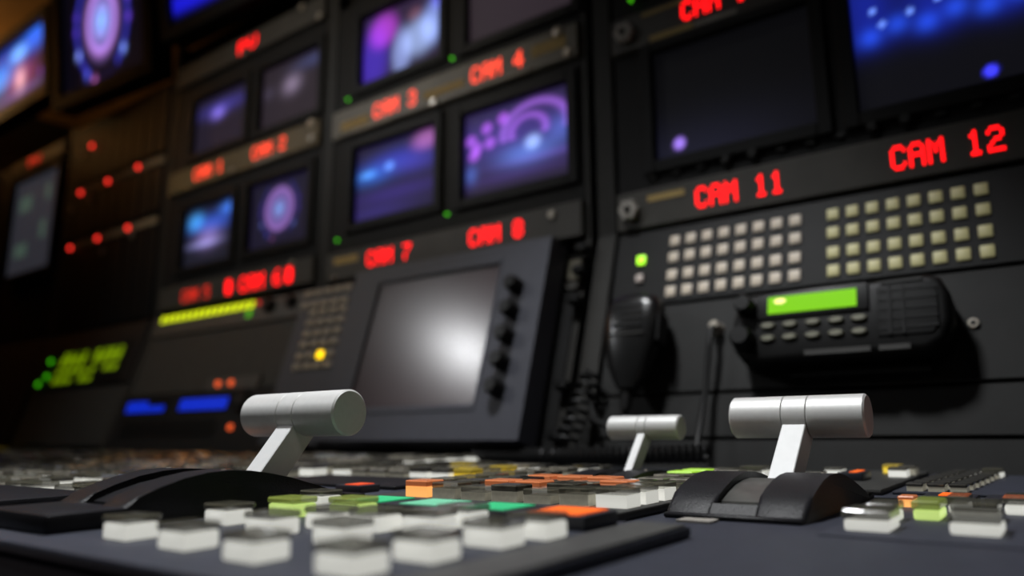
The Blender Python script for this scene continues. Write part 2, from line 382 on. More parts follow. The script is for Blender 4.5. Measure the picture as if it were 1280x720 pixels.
# ------------------------------------------------------------------ transition faders (T-bars)
HUMP = [(0, .002), (.006, .0075), (.014, .0115), (.024, .0150), (.036, .0182), (.048, .0200), (.060, .0205), (.072, .0197), (.084, .0178), (.098, .0148), (.114, .0103), (.130, .0055), (.143, .0022)]
def fader(label, x, y0, h, width, hs, ys, handle, D, hl, arm_base, aw, foot=0, glint=False):
    """x centre, y0 front of hump, handle=(y,z rel. camera), arm_base=(y,z) of the arm's front face where it leaves the housing"""
    t = con('transition_fader', label, 'fader', x, y0, h, 'transition faders')
    hw = width/2; sw = aw/2+.0035
    prof = [(a*ys, b*hs) for a, b in HUMP]
    poly = [(0, 0)] + prof + [(.145*ys, 0)]
    bm = bmesh.new()
    for a, b in ((-hw, -sw), (sw, hw)):
        fs, A, B = prism(bm, poly, a, b, 'x')
        ed = [e for f in fs[:2] for e in f.edges if (e.verts[0].co.z > .001 or e.verts[1].co.z > .001)]
        bmesh.ops.bevel(bm, geom=ed, offset=.0028, segments=3, affect='EDGES', profile=.5)
    # end bridges closing the slot, and flat flanges
    prism(bm, [(0, 0)]+[(a*ys, b*hs) for a, b in HUMP[:2]]+[(.0065*ys, 0)], -sw-.001, sw+.001, 'x')
    bx(bm, -sw-.001, sw+.001, .12*ys, .143*ys, 0, .004*hs, .001)
    bx(bm, -hw, hw, .138*ys, .152*ys, 0, .0035, .0008, 1)
    if foot: bx(bm, -hw, hw, -foot, .012, 0, .0088, .0016, 2)
    else: bx(bm, -hw+.001, hw-.001, -.004, .004, 0, .0028, .0008, 1)
    obj('housing', finish(bm, 'housing', True), 'housing', t)
    # curved drum seen inside the slot
    bm = bmesh.new(); fs, A, B = prism(bm, [(.012*ys, 0)]+[(a*ys, max(.0005, b*hs-.0035)) for a, b in HUMP[2:11]]+[(.114*ys, 0)], -sw+.0004, sw-.0004, 'x')
    obj('slot_drum', finish(bm, 'slot_drum', True), 'drum' if not foot else 'housing', t)
    # to local coordinates of the tilted thing
    inv = (Matrix.Translation((x, y0, con_z(y0, h))) @ Matrix.Rotation(GT, 4, 'X')).inverted()
    H = inv @ Vector((x, handle[0], handle[1]+CZ)); Ab = inv @ Vector((x, arm_base[0], arm_base[1]+CZ))
    d = (H-Ab); d.x = 0
    up = d.normalized(); nb = Vector((0, up.z, -up.y))       # nb: backwards across the arm
    th = D*.62
    a0 = Ab - up*.016; a1 = H + up*.0
    bm = bmesh.new(); qs = []
    front0, front1 = a0, H - nb*(th*.28)
    q = [(front0.y, front0.z), (front1.y, front1.z), ((front1+nb*th).y, (front1+nb*th).z), ((front0+nb*th).y, (front0+nb*th).z)]
    prism(bm, q, -aw/2, aw/2, 'x'); bmesh.ops.bevel(bm, geom=bm.edges[:], offset=.0005, segments=1, affect='EDGES')
    obj('lever_arm', finish(bm, 'lever_arm'), 'alu_flat', t)
    r = D/2; ch = .0011
    hb = aw/2+.0002; g = .0004
    for nm, x0, x1 in (('grip', hb+g, hl/2), ('grip', -hl/2, -hb-g)):
        bm = bmesh.new(); s0 = ch if x0 < 0 else .0003; s1 = ch if x1 > 0 else .0003
        lathe(bm, [(x0, r-s0), (x0+s0, r), (x1-s1, r), (x1, r-s1)], 'x', H, 56); obj(nm, finish(bm, nm, True), 'alu', t)
    bm = bmesh.new(); lathe(bm, [(-hb, r-.0003), (-hb+.0003, r), (hb-.0003, r), (hb, r-.0003)], 'x', H, 56); obj('hub', finish(bm, 'hub', True), 'alu', t)
    bm = bmesh.new(); lathe(bm, [(-hb-.002, r-.0012), (hb+.002, r-.0012)], 'x', H, 40); obj('core', finish(bm, 'core', True), 'groove', t)
    for sx in (-1, 1):
        bm = bmesh.new(); lathe(bm, [(0, .0014), (.0006, .0012)], 'z', (sx*(hw-.006), .060*ys, .0203*hs), 10); obj('screw', finish(bm, 'screw', True), 'screw', t)
    return t
f1 = fader('large silver T-bar fader at the left, with a long black foot', -.4015, .181, HB, .067, 1.12, 1.06, (.3155, .0148), .0281, .0925, (.2835, -.0195), .0152, foot=.026)
f2 = fader('silver T-bar fader at the right, on a hump beside the lime key', -.1465, .3835, HA, .073, 1.0, 1.0, (.5125, .0113), .0271, .0845, (.4665, -.0245), .0146)
box('name_plate', 'pale_label', f2, -.022, -.004, -.018, -.006, .0002, .0012)
f3 = fader('distant small silver T-bar fader in front of the coiled cord', -.286, .475, HB, .055, .45, .85, (.571, .0062), .0197, .0632, (.536, -.0288), .0068)

# ------------------------------------------------------------------ rack cabinets (frames that carry the units)
def cabinet(label, x0, x1, top, mats='black'):
    t = thing('rack_cabinet', label, 'rack', (x0, YW, 0), group='equipment racks')
    bm = bmesh.new()
    k = .02
    lowy = P0.y + SUP.y*-.305 - YW
    prism(bm, [(k, .26+CZ), (k, top+CZ), (.5, top+CZ), (.5, 0), (lowy+.10, 0), (lowy+.10, CZ-.14), (lowy+k, CZ-.045)], 0, x1-x0, 'x')
    obj('body', finish(bm, 'body'), mats, t)
    return t
def rail(t, x, wd, top):
    bm = bmesh.new(); lx = x - t.location.x; a = P0 + SUP*-.306; y0 = -.004
    prism(bm, [(y0, .259+CZ), (y0, top+CZ), (.012, top+CZ), (.012, .26+CZ), (a.y-YW+.012, a.z), (a.y-YW-.002, a.z)], lx-wd/2, lx+wd/2, 'x')
    obj('rail', finish(bm, 'rail'), 'rail', t)
c1 = cabinet('equipment rack at the right holding the CAM 11 and CAM 12 strip', -.49, .12, 1.2); rail(c1, -.4715, .026, 1.2)
c2 = cabinet('middle equipment rack holding the CAM 7 and CAM 8 strip', -1.05, -.492, 1.2); rail(c2, -1.041, .022, 1.2); rail(c2, -.5, .008, 1.2)
c3 = cabinet('equipment rack holding the CAM 5 and CAM 6 strip', -1.6, -1.052, .9); rail(c3, -1.592, .02, .9); rail(c3, -1.0575, .008, .9)
c4 = cabinet('equipment rack with the rows of red lamps', -2.115, -1.602, .83); rail(c4, -2.105, .02, .83)
c5 = cabinet('leftmost equipment rack around the flat status screen', -2.72, -2.117, .83); rail(c5, -2.71, .02, .83)

# ------------------------------------------------------------------ screens and their pictures
def gb(u, v, cu, cv, ru, rv, p=1.): return math.exp(-((((u-cu)/ru)**2 + ((v-cv)/rv)**2)**p))
def add(a, b, k=1.): return (a[0]+b[0]*k, a[1]+b[1]*k, a[2]+b[2]*k)
def screen(parent, x0, x1, z0, z1, y, fn, nx=64, nz=44, name='screen'):
    vs_, cs = [], []
    for j in range(nz+1):
        for i in range(nx+1):
            u, v = i/nx, j/nz; vs_.append((x0+(x1-x0)*u, y, z0+(z1-z0)*v)); cs.append(fn(u, v))
    fs = [(j*(nx+1)+i, j*(nx+1)+i+1, (j+1)*(nx+1)+i+1, (j+1)*(nx+1)+i) for j in range(nz) for i in range(nx)]
    me = bpy.data.meshes.new(name); me.from_pydata(vs_, [], fs)
    ca = me.color_attributes.new('picture', 'FLOAT_COLOR', 'POINT')
    for k, c in enumerate(cs): ca.data[k].color = (max(0, c[0]), max(0, c[1]), max(0, c[2]), 1)
    me.materials.append(M['screen'])
    return obj(name, me, None, parent)
def scene_of(base, blobs):
    """blobs: (cu,cv,ru,rv,(r,g,b),power)"""
    def f(u, v):
        c = base(u, v) if callable(base) else base
        for cu, cv, ru, rv, col, p in blobs: c = add(c, col, gb(u, v, cu, cv, ru, rv, p))
        return c
    return f
def dim(k):
    return lambda fn: (lambda u, v: tuple(c*k for c in fn(u, v)))
def hsh(i): return (math.sin(i*127.1)*43758.5453) % 1
D1 = lin(26, 22, 30)
pic_dark = scene_of(lin(42, 35, 40), [(.5, .5, .8, .6, lin(20, 14, 20), 1)])
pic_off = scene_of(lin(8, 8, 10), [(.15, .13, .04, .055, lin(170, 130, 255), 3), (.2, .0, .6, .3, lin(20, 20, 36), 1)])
def pic10(u, v):
    c = lin(15, 15, 20)
    e = 1/(1+math.exp(-(v-.5)*26))
    c = add(c, lin(14, 30, 140), e*(.8+.25*math.sin(u*21)))
    for k in range(7):
        c = add(c, lin(40, 90, 255), .55*gb(u, v, .08+.13*k, .58+.05*(k % 2), .05, .07))
    for (a, b) in ((.1, .78), (.14, .66), (.27, .7), (.4, .74), (.56, .78)): c = add(c, lin(120, 160, 255), .9*gb(u, v, a, b, .018, .028, 3))
    return add(c, lin(60, 60, 255), 1.4*gb(u, v, .575, .1, .03, .042, 3))
def pic_disc(s, bg=lin(24, 20, 40), r0=.33, ring=.3, cv=.55, ay=1.):
    def f(u, v):
        x, y = (u-.48)*1.38, (v-cv)*ay; r = math.hypot(x, y); a = math.atan2(y, x)
        c = bg
        k = 1/(1+math.exp((r-r0)*50))
        c = add(c, lin(150, 120, 210), k*s*(.75+.25*math.cos(r*60))); c = add(c, lin(90, 190, 255), .8*s*math.exp(-(r/.1)**2))
        c = add(c, lin(210, 130, 230), .35*s*math.exp(-((r-r0*.88)/.04)**2))
        for t_, col, k2 in ((205, lin(130, 150, 240), 1.), (235, lin(80, 90, 220), .8), (322, lin(120, 150, 240), 1.), (352, lin(110, 60, 200), .6), (12, lin(110, 60, 200), .6), (165, lin(90, 50, 190), .5), (180, lin(90, 50, 190), .5), (252, lin(200, 110, 190), .8)):
            t_ = rad(t_); c = add(c, col, ring*2.4*k2*s*math.exp(-((x-.44*math.cos(t_))**2+(y-.44*math.sin(t_))**2)/.0011))
        c = add(c, lin(60, 60, 200), ring*1.3*s*math.exp(-((r-.42)/.028)**2)*(1 if abs(math.cos(a)) > .55 else .05))
        return c
    return f
pic3 = dim(.72)(scene_of(lambda u, v: add(lin(48, 34, 62), lin(20, 10, 30), v), [
    (.14, .35, .2, .5, lin(60, 30, 190), 2), (.26, .72, .18, .24, lin(190, 60, 220), 2), (.5, .3, .12, .34, lin(150, 170, 235), 2), (.72, .42, .2, .26, lin(165, 190, 245), 2),
    (.9, .55, .16, .3, lin(140, 165, 240), 2), (.66, .76, .09, .1, lin(110, 70, 80), 2), (.98, .84, .12, .16, lin(70, 60, 220), 2)]))
pic7 = dim(.68)(scene_of(lin(40, 34, 62), [(.2, .6, .24, .12, lin(40, 110, 220), 1), (.15, .62, .1, .05, lin(90, 170, 245), 1.5), (.42, .66, .06, .06, lin(110, 170, 255), 2), (.5, .72, .35, .14, lin(50, 60, 190), 1),
    (.86, .86, .16, .12, lin(190, 110, 190), 1.5), (.5, .3, .6, .1, lin(50, 34, 120), 1), (.25, .1, .5, .1, lin(45, 34, 110), 1), (.75, .6, .3, .12, lin(56, 50, 150), 1)]))
@dim(.75)
def pic8(u, v):
    c = add(lin(46, 38, 62), lin(66, 52, 150), .9*gb(u, v, .4, .62, .7, .28))
    for a, b in ((.06, .68), (.09, .5), (.22, .78), (.25, .6), (.38, .84), (.12, .58)): c = add(c, lin(180, 90, 235), .95*gb(u, v, a, b, .055, .07, 3))
    d = abs(math.hypot((u-.68)/.3, (v-.62)/.3) - 1); c = add(c, lin(165, 100, 225), .9*math.exp(-(d/.13)**2)*(v > .55))
    d = abs(math.hypot((u-.62)/.16, (v-.62)/.17) - 1); c = add(c, lin(175, 100, 235), .8*math.exp(-(d/.2)**2)*(v > .55))
    c = add(c, lin(170, 200, 255), 1.1*gb(u, v, .66, .48, .07, .08, 1.5)); c = add(c, lin(90, 130, 220), gb(u, v, .6, .38, .25, .12)); c = add(c, lin(80, 110, 200), .8*gb(u, v, .92, .55, .12, .14))
    c = add(c, lin(70, 110, 200), .8*gb(u, v, .06, .28, .06, .1)); c = add(c, lin(90, 60, 150), .7*gb(u, v, .8, .3, .5, .05)); c = add(c, lin(60, 40, 110), .7*gb(u, v, .5, .17, .6, .06))
    return c
pic1 = scene_of(lin(32, 26, 40), [(.42, .66, .12, .1, lin(130, 110, 220), 1), (.5, .75, .45, .12, lin(50, 45, 130), 1)])
pic2 = scene_of(lin(40, 32, 40), [(.5, .6, .14, .14, lin(130, 115, 140), 1), (.85, .85, .3, .1, lin(40, 50, 90), 1), (.1, .6, .1, .1, lin(44, 40, 56), 1)])
pic5 = scene_of(lin(26, 26, 38), [(.2, .76, .16, .14, lin(60, 150, 225), 1.3), (.55, .68, .4, .14, lin(36, 80, 190), 1), (.9, .86, .2, .1, lin(60, 120, 230), 1.3), (.48, .45, .22, .16, lin(130, 110, 170), 1), (.4, .36, .3, .05, lin(130, 130, 190), 1)])
picL1 = scene_of(lin(8, 8, 20), [(.45, .8, .45, .22, lin(20, 60, 170), 1.3), (.3, .55, .2, .2, lin(50, 150, 245), 1.3), (.85, .9, .16, .2, lin(50, 110, 240), 1.3), (.6, .78, .12, .12, lin(120, 190, 255), 1.5), (.62, .4, .2, .2, lin(150, 60, 120), 1), (.62, .38, .06, .16, lin(240, 190, 180), 1), (.55, .18, .5, .05, lin(90, 80, 140), 1), (.93, .3, .04, .06, lin(120, 60, 180), 1)])
picL3 = scene_of(lin(6, 6, 14), [(.3, .18, .6, .09, lin(26, 26, 215), 2), (.4, .6, .3, .2, lin(30, 40, 160), 1)])
def picS(u, v):
    c = add(lin(42, 42, 48), lin(12, 12, 16), v)
    for (a, b, x, y) in ((.12, .38, .68, .82), (.12, .38, .2, .34), (.64, .74, .34, .52), (.68, .78, .72, .88)):
        if a < u < b and y > v > x: c = add(c, lin(40, 62, 44))
    return c

# ------------------------------------------------------------------ name strips, dot matrix text
FONT = {'C': '01110100011000010000100001000101110', 'A': '01110100011000111111100011000110001', 'M': '10001110111010110101100011000110001',
        '1': '00100011000010000100001000010001110', '2': '01110100010000100110010001000011111', '3': '01110100010000100110000011000101110',
        '4': '00010001100101010010111110001000010', '5': '11111100001111000001000011000101110', '6': '00110010001000011110100011000101110',
        '7': '11111000010001000100010000100001000', '8': '01110100011000101110100011000101110', '9': '01110100011000101111000010001001100',
        '0': '01110100011001110101110011000101110', 'P': '11110100011000111110100001000010000', 'V': '10001100011000110001100010101000100', '|': '01110111111111111111111111111101110'}
def dot_text(parent, s, x, z, pitch, height, y, m):
    px, pz = pitch/6., height/7.
    for k, ch in enumerate(s):
        if ch == ' ': continue
        bm = bmesh.new(); bits = FONT[ch]
        for r in range(7):
            for c in range(5):
                if bits[r*5+c] == '1':
                    cx, cz = x+k*pitch+c*px, z+(6-r)*pz
                    bx(bm, cx+px*.04, cx+px*.96, y-.0008, y, cz+pz*.04, cz+pz*.96)
        obj('display_character', finish(bm, 'display_character'), m, parent)
def disc(name, m, parent, x, z, r, y=0, d=.004, seg=16):
    bm = bmesh.new(); lathe(bm, [(-d, r*.8), (-d*.7, r), (0, r)], 'y', (x, y, z), seg); return obj(name, finish(bm, name, True), m, parent)

def name_strip(label, x0, x1, z0, z1, texts, m='strip', labels=(), screws=(), thumb=()):
    t = rack('name_strip', label, 'display strip', x0, z0, 'camera name strips'); wd = x1-x0; h = z1-z0
    box('housing', m, t, 0, wd, -.012, .012, 0, h, .0015)
    for s, x, z, p, hh, mm in texts: dot_text(t, s, x-x0, z-z0, p, hh, -.0122, mm)
    for x, z, w_, hh, mm in labels: box('paper_label', mm, t, x-x0, x-x0+w_, -.0128, -.0121, z-z0, z-z0+hh)
    for x, z, r in screws: disc('screw', 'screw', t, x-x0, z-z0, r, -.012)
    for x, z, r in thumb:
        bm = bmesh.new(); n = 48; poly = [((r*(1+.12*math.cos(6*a)))*math.cos(a), (r*(1+.12*math.cos(6*a)))*math.sin(a)) for a in [2*math.pi*i/n for i in range(n)]]
        poly = [(x-x0+p[0], z-z0+p[1]) for p in poly]; prism(bm, poly, -.022, -.012, 'y')
        k = obj('thumb_screw', finish(bm, 'thumb_screw', True), 'pale_label', t); disc('screw_hub', 'black', k, x-x0, z-z0, r*.35, -.022, .003)
    return t
R_, O_, DM = 'text_red', 'text_orange', 'text_dim'
name_strip('grey name strip reading CAM 11 and CAM 12 in red', -.452, .1, .2585, .3085, [('CAM 11', -.3435, .2705, .0181, .026, R_), ('CAM 12', -.1265, .2705, .0173, .026, R_)], 'strip',
           [(-.408, .291, .05, .008, 'ochre')], [], [(-.432, .284, .012)])
name_strip('name strip with red CAM lettering cut by the top edge, above the black screen', -.452, .1, .5055, .5565, [('CAM 9', -.349, .522, .0178, .026, R_), ('CAM 10', -.1265, .522, .0173, .026, R_)], 'strip',
           [(-.395, .508, .06, .008, 'ochre'), (-.333, .508, .055, .006, 'pale_label'), (-.405, .547, .06, .005, 'ochre')], [(-.203, .512, .006)], [(-.43, .531, .0125)])
name_strip('name strip reading CAM 7 and CAM 8 in red', -1.026, -.506, .264, .314, [('CAM 7', -.922, .278, .0205, .026, R_), ('CAM 8', -.702, .278, .0205, .026, R_)], 'strip',
           [(-1.005, .292, .06, .012, 'ochre')], [(-.553, .301, .006), (-.999, .27, .004)])
name_strip('name strip reading CAM 3 and CAM 4 in orange red', -1.026, -.506, .526, .578, [('CAM 3', -.917, .5385, .0205, .027, O_), ('CAM 4', -.699, .5385, .0205, .027, O_)], 'strip_tan',
           [(-1.0, .536, .07, .016, 'ochre'), (-.80, .541, .085, .012, 'ochre'), (-.585, .546, .06, .018, 'ochre'), (-.965, .5265, .09, .006, 'pale_label'), (-.69, .5265, .1, .006, 'pale_label')], [(-.538, .572, .008), (-.522, .535, .007), (-.777, .53, .007)])
name_strip('name strip reading CAM 5 and CAM 6 with red tally bars', -1.578, -1.064, .27, .318, [('CAM 5', -1.483, .279, .0205, .025, DM), ('|', -1.326, .277, .022, .03, R_), ('CAM 6', -1.279, .277, .0262, .03, R_), ('|', -1.138, .277, .022, .03, R_)], 'strip', [], [(-1.12, .312, .006)])
name_strip('gold tinted name strip reading CAM 1 and CAM 2', -1.578, -1.064, .53, .58, [('CAM 1', -1.472, .544, .0215, .026, O_), ('CAM 2', -1.265, .544, .0215, .026, O_)], 'strip_gold',
           [(-1.26, .532, .1, .005, 'pale_label')], [(-1.085, .575, .008), (-1.082, .545, .007), (-1.33, .536, .006)])
name_strip('dark name strip with a single short red word at the top of its rack', -1.578, -1.064, .785, .835, [('PV', -1.338, .795, .034, .028, R_)], 'strip', [], [(-1.13, .83, .007), (-1.075, .79, .007), (-1.32, .79, .006)])
name_strip('small name strip with a faint red word above the flat status screen', -2.48, -2.14, .768, .805, [('PV', -2.36, .775, .04, .022, DM)], 'strip')

# ------------------------------------------------------------------ twin monitors
def twin(label, x0, x1, z0, z1, scr, leds=(), controls=False):
    t = rack('twin_monitor', label, 'monitor', x0, z0, 'rack monitors')
    bm = bmesh.new(); wd, h = x1-x0, z1-z0
    xs_ = [0]; 
    s = sorted(scr, key=lambda q: q[0]); zb = min(q[2] for q in s)-z0; zt = max(q[3] for q in s)-z0
    bx(bm, 0, wd, -.004, .012, 0, zb-.004); bx(bm, 0, wd, -.004, .012, zt+.004, h)
    ex = [0] + [v for q in s for v in (q[0]-x0-.004, q[1]-x0+.004)] + [wd]
    for a, b in zip(ex[0::2], ex[1::2]): bx(bm, a, b, -.004, .012, zb-.004, zt+.004)
    obj('chassis', finish(bm, 'chassis'), 'panel2', t)
    for a, b, c, d, fn in s:
        bm = bmesh.new(); a, b, c, d = a-x0, b-x0, c-z0, d-z0; e = .016
        for q in ((a-e, a, c-e, d+e), (b, b+e, c-e, d+e), (a, b, c-e, c), (a, b, d, d+e)): bx(bm, q[0], q[1], -.011, .006, q[2], q[3], .0012)
        k = obj('bezel', finish(bm, 'bezel'), 'bezel', t)
        screen(k, a, b, c, d, .002, fn)
    for x, z in leds: disc('power_led', 'led_green', t, x-x0, z-z0, .0026, -.011)
    if controls:
        for i in range(14):
            x = .05+i*.0325
            if i % 5 in (3, 4): disc('knob', 'panel', t, x, .016, .006, -.004, .008)
            else: box('control_button', 'panel', t, x-.005, x+.005, -.0075, -.004, .012, .019, .0006)
    return t
twin('twin monitor with one black screen, above the CAM 11 strip', -.452, .1, .3095, .5045, [(-.397, -.197, .345, .4955, pic_off), (-.153, .062, .345, .4955, pic10)], controls=True)
twin('twin monitor at the upper edge, above the cut off red lettering', -.452, .1, .5575, .77, [(-.397, -.197, .595, .745, pic_dark), (-.153, .062, .595, .745, pic_off)], [(-.42, .578)])
twin('twin monitor with blue and violet stage pictures, above CAM 7 and CAM 8', -1.026, -.506, .316, .525, [(-.971, -.779, .362, .4985, pic7), (-.722, -.528, .357, .4955, pic8)], [(-.999, .336), (-.746, .337)])
twin('twin monitor with a white clad figure, above CAM 3 and CAM 4', -1.026, -.506, .579, .785, [(-.964, -.772, .615, .748, pic3), (-.714, -.517, .612, .748, pic_dark)], [(-.985, .594), (-.739, .595)])
twin('twin monitor with a violet disc picture, above CAM 5 and CAM 6', -1.578, -1.064, .32, .529, [(-1.512, -1.332, .356, .487, pic5), (-1.277, -1.092, .358, .494, pic_disc(.62, lin(24, 20, 40), .32, .22))])
twin('twin monitor with two dim violet pictures, above CAM 1 and CAM 2', -1.578, -1.064, .581, .784, [(-1.503, -1.31, .608, .736, pic1), (-1.262, -1.077, .605, .738, pic2)], [])

# ------------------------------------------------------------------ free monitors above and at the far left
def free_monitor(label, x, y, z, yaw, tilt, wd, h, fn, b=.02, name='wall_monitor', depth=.05):
    t = thing(name, label, 'monitor', (x, y, z+CZ), (tilt, 0, yaw), 'large monitors')
    bm = bmesh.new()
    for q in ((-b, 0, -b, h+b), (wd, wd+b, -b, h+b), (0, wd, -b, 0), (0, wd, h, h+b)): bx(bm, q[0], q[1], -.012, .01, q[2], q[3], .002)
    obj('bezel', finish(bm, 'bezel'), 'bezel', t)
    box('back_shell', 'black', t, -b, wd+b, .011, depth, -b, h+b, .004)
    screen(t, 0, wd, 0, h, .004, fn)
    return t
def hanger(t, x, z): 
    box('ceiling_bracket', 'black', t, x-.02, x+.02, .051, .075, z*.3, z)
free_monitor('upper left monitor with a blue stage picture, cut by the left edge', -2.66, .80, .955, 0, rad(6), .478, .2, picL1, .03)
free_monitor('upper monitor with a glowing violet disc in a dark picture', -2.065, .80, .888, rad(5), rad(7), .365, .285, pic_disc(1.1, lin(9, 7, 16), .265, .55, .57, .8), .035)
free_monitor('upper monitor with a blue bar, mostly cut by the top edge', -1.53, .80, .905, rad(3), rad(11), .4, .27, picL3, .03)
m = free_monitor('flat status screen with dull green squares at the far left', -2.468, YW, .458, 0, 0, .302, .285, picS, .016, 'status_screen', .019)

# ------------------------------------------------------------------ units with red lamps
def lamp_unit(label, x0, x1, z0, z1, bar, leds, dots=(), slots=9):
    t = rack('lamp_unit', label, 'rack unit', x0, z0, 'units with red lamps'); h = z1-z0; wd = x1-x0
    box('chassis', 'black', t, 0, wd, -.002, .012, 0, h, .001)
    for i in range(slots):
        if h > .08: box('card_front', 'bezel', t, .012+i*(wd-.02)/slots, .010+(i+1)*(wd-.02)/slots-.003, -.006, -.002, .004, h-.022 if bar else h-.004, .0008)
    if bar: box('label_bar', 'ochre_dark', t, bar[0]-x0, bar[1]-x0, -.009, -.002, bar[2]-z0-.008, bar[2]-z0+.008, .001)
    for x, z in leds: disc('red_lamp', 'led_red', t, x-x0, z-z0, .0058, -.009)
    for x, z in dots: disc('unlit_lamp', 'led_pale_dim', t, x-x0, z-z0, .009, -.006)
M['ochre_dark'] = mat('tan_label_bar', (.3, .23, .14), .6, noise=.15)
M['led_pale_dim'] = mat('dull_lamp', (.2, .17, .14), .4)
M['led_red_dim'] = lit('dim_red_led', (1., .03, .02), .5)
lamp_unit('black card unit with one faint red lamp, topmost of its rack', -2.092, -1.604, .651, .822, None, [(-1.977, .747)], [(-2.03, .735)])
lamp_unit('black card unit with three red lamps on its upper tan bar', -2.092, -1.604, .505, .649, (-2.01, -1.615, .63), [(-2.013, .627), (-1.87, .628), (-1.725, .633)], [(-1.96, .6), (-2.06, .592)])
lamp_unit('black card unit with three red lamps on its lower tan bar', -2.092, -1.604, .26, .503, (-2.03, -1.625, .486), [(-2.038, .483), (-1.895, .486), (-1.747, .487)], [(-1.87, .45), (-1.73, .468)])

# ------------------------------------------------------------------ sloping lower section, right rack
def blank(label, x0, x1, t0, t1, m='panel', screws=(), off=0, th=.01):
    t = low('blank_panel', label, 'panel', x0, t1, off, 'blank rack panels')
    box('plate', m, t, 0, x1-x0, -.0005, th, .001, t0-t1-.001, .0012)
    for x, q in screws:
        s = disc('screw', 'screw', t, x-x0, q-t1, .005, -.0005, .003); disc('screw_socket', 'black', s, x-x0, q-t1, .0026, -.003, .0008)
    return t
rp = low('router_panel', 'button panel with four rows of ivory and yellowish keys under CAM 11', 'control panel', -.452, -.109)
box('plate', 'panel2', rp, 0, .552, -.001, .01, .001, .106, .0012)
def key_mesh(wx, wz, d, m, rim):
    k = ('k', wx, wz, m)
    if k not in _cache:
        bm = bmesh.new(); bx(bm, -wx/2, wx/2, -d, 0, -wz/2, wz/2, .0012, 2, 0); me = finish(bm, 'key', True); me.materials.append(M[m]); _cache[k] = me
    return _cache[k]
for r, tt in enumerate((-.0245, -.0475, -.0718, -.0938)):
    for c in range(8):
        obj('key', key_mesh(.0125, .0135, .0022, 'ivory_key', None), None, rp, (-.372+.0206*c+.452, -.001, tt+.109))
        obj('key', key_mesh(.0122, .0135, .0022, 'yellow_key', None), None, rp, (-.188+.0197*c+.452, -.001, tt+.109))
obj('power_key', key_mesh(.0105, .0115, .004, 'led_lime', None), None, rp, (-.415+.452, -.001, -.0455+.109))
obj('select_key', key_mesh(.009, .010, .0045, 'led_pale', None), None, rp, (-.4145+.452, -.001, -.0715+.109))
blank('plain dark panel behind the two way radio', -.452, .1, -.110, -.2215, 'panel', [(-.067, -.166)])
blank('narrow dark panel below the two way radio', -.452, .1, -.2225, -.272, 'panel')
blank('lowest narrow dark panel at the right above the console', -.452, .1, -.273, -.312, 'panel')

# two way radio
OFF = .045
rd = low('two_way_radio', 'black two way radio with a green display below the button panel', 'radio', 0, 0)
def rpoly(pts, y0, y1, name, m, bev, parent=rd):
    bm = bmesh.new(); fs, A, B = prism(bm, pts, y0, y1, 'y')
    ed = [e for e in bm.edges if abs(e.verts[0].co.y-e.verts[1].co.y) < 1e-6 and e.verts[0].co.y < y0+1e-6]
    bmesh.ops.bevel(bm, geom=ed, offset=bev, segments=3, affect='EDGES', profile=.5)
    return obj(name, finish(bm, name, True), m, parent)
rpoly([(-.258, -.131), (-.096, -.1295), (-.086, -.134), (-.0795, -.150), (-.079, -.176), (-.085, -.196), (-.100, -.2055), (-.25, -.2075), (-.268, -.203), (-.277, -.19), (-.280, -.170), (-.276, -.147), (-.268, -.136)], -.042, -.004, 'body', 'radio', .007)
rpoly([(-.252, -.134), (-.146, -.1325), (-.146, -.162), (-.252, -.163)], -.0445, -.040, 'display_bezel', 'knob', .0015)
dsp = box('display', 'lcd', rd, -.2405, -.1565, -.0455, -.0446, -.1575, -.1392, 0)
gl = bmesh.new(); lathe(gl, [(-.0003, .0055), (0, .006)], 'y', (0, 0, 0), 20); bmesh.ops.scale(gl, vec=(1, 1, .5), verts=gl.verts); o = obj('display_spot', finish(gl, 'display_spot'), 'lcd_spot', dsp, (-.2285, -.0456, -.1445))
for r, tt in enumerate((-.1695, -.1832)):
    for x in (-.2405, -.219, -.197, -.1757, -.1552):
        bm = bmesh.new(); lathe(bm, [(-.004, .0052), (-.003, .0062), (0, .0064)], 'y', (0, 0, 0), 16); bmesh.ops.scale(bm, vec=(1.15, 1, .5), verts=bm.verts)
        obj('radio_key', finish(bm, 'radio_key', True), 'radio_key', rd, (x, -.0415, tt))
gr = rpoly([(-.139, -.139), (-.094, -.138), (-.0885, -.15), (-.089, -.182), (-.094, -.19), (-.139, -.19)], -.0435, -.040, 'speaker_grille', 'grille', .001)
for x in (-.1285, -.117): box('grille_bar', 'radio', gr, x-.001, x+.001, -.0448, -.0436, -.189, -.139)
for i in range(5): box('grille_slat', 'radio', gr, -.138, -.0895, -.0442, -.0436, -.1455-.0095*i, -.1435-.0095*i)
box('brand_plate', 'panel', rd, -.136, -.1, -.0432, -.0415, -.1365, -.1335)
for x, z, r in ((-.263, -.1475, .0105), (-.2645, -.183, .0125)):
    bm = bmesh.new(); lathe(bm, [(-.018, r*.72), (-.016, r*.85), (-.002, r), (0, r)], 'y', (x, -.041, z), 24); obj('volume_knob', finish(bm, 'volume_knob', True), 'knob', rd)
for a, b in ((-.205, -.146), (-.139, -.113)): box('lower_label', 'rail', rd, a, b, -.043, -.0405, -.2035, -.1985)
box('mount_bracket', 'black', rd, -.225, -.1, -.022, -.001, -.2165, -.2085, .001)

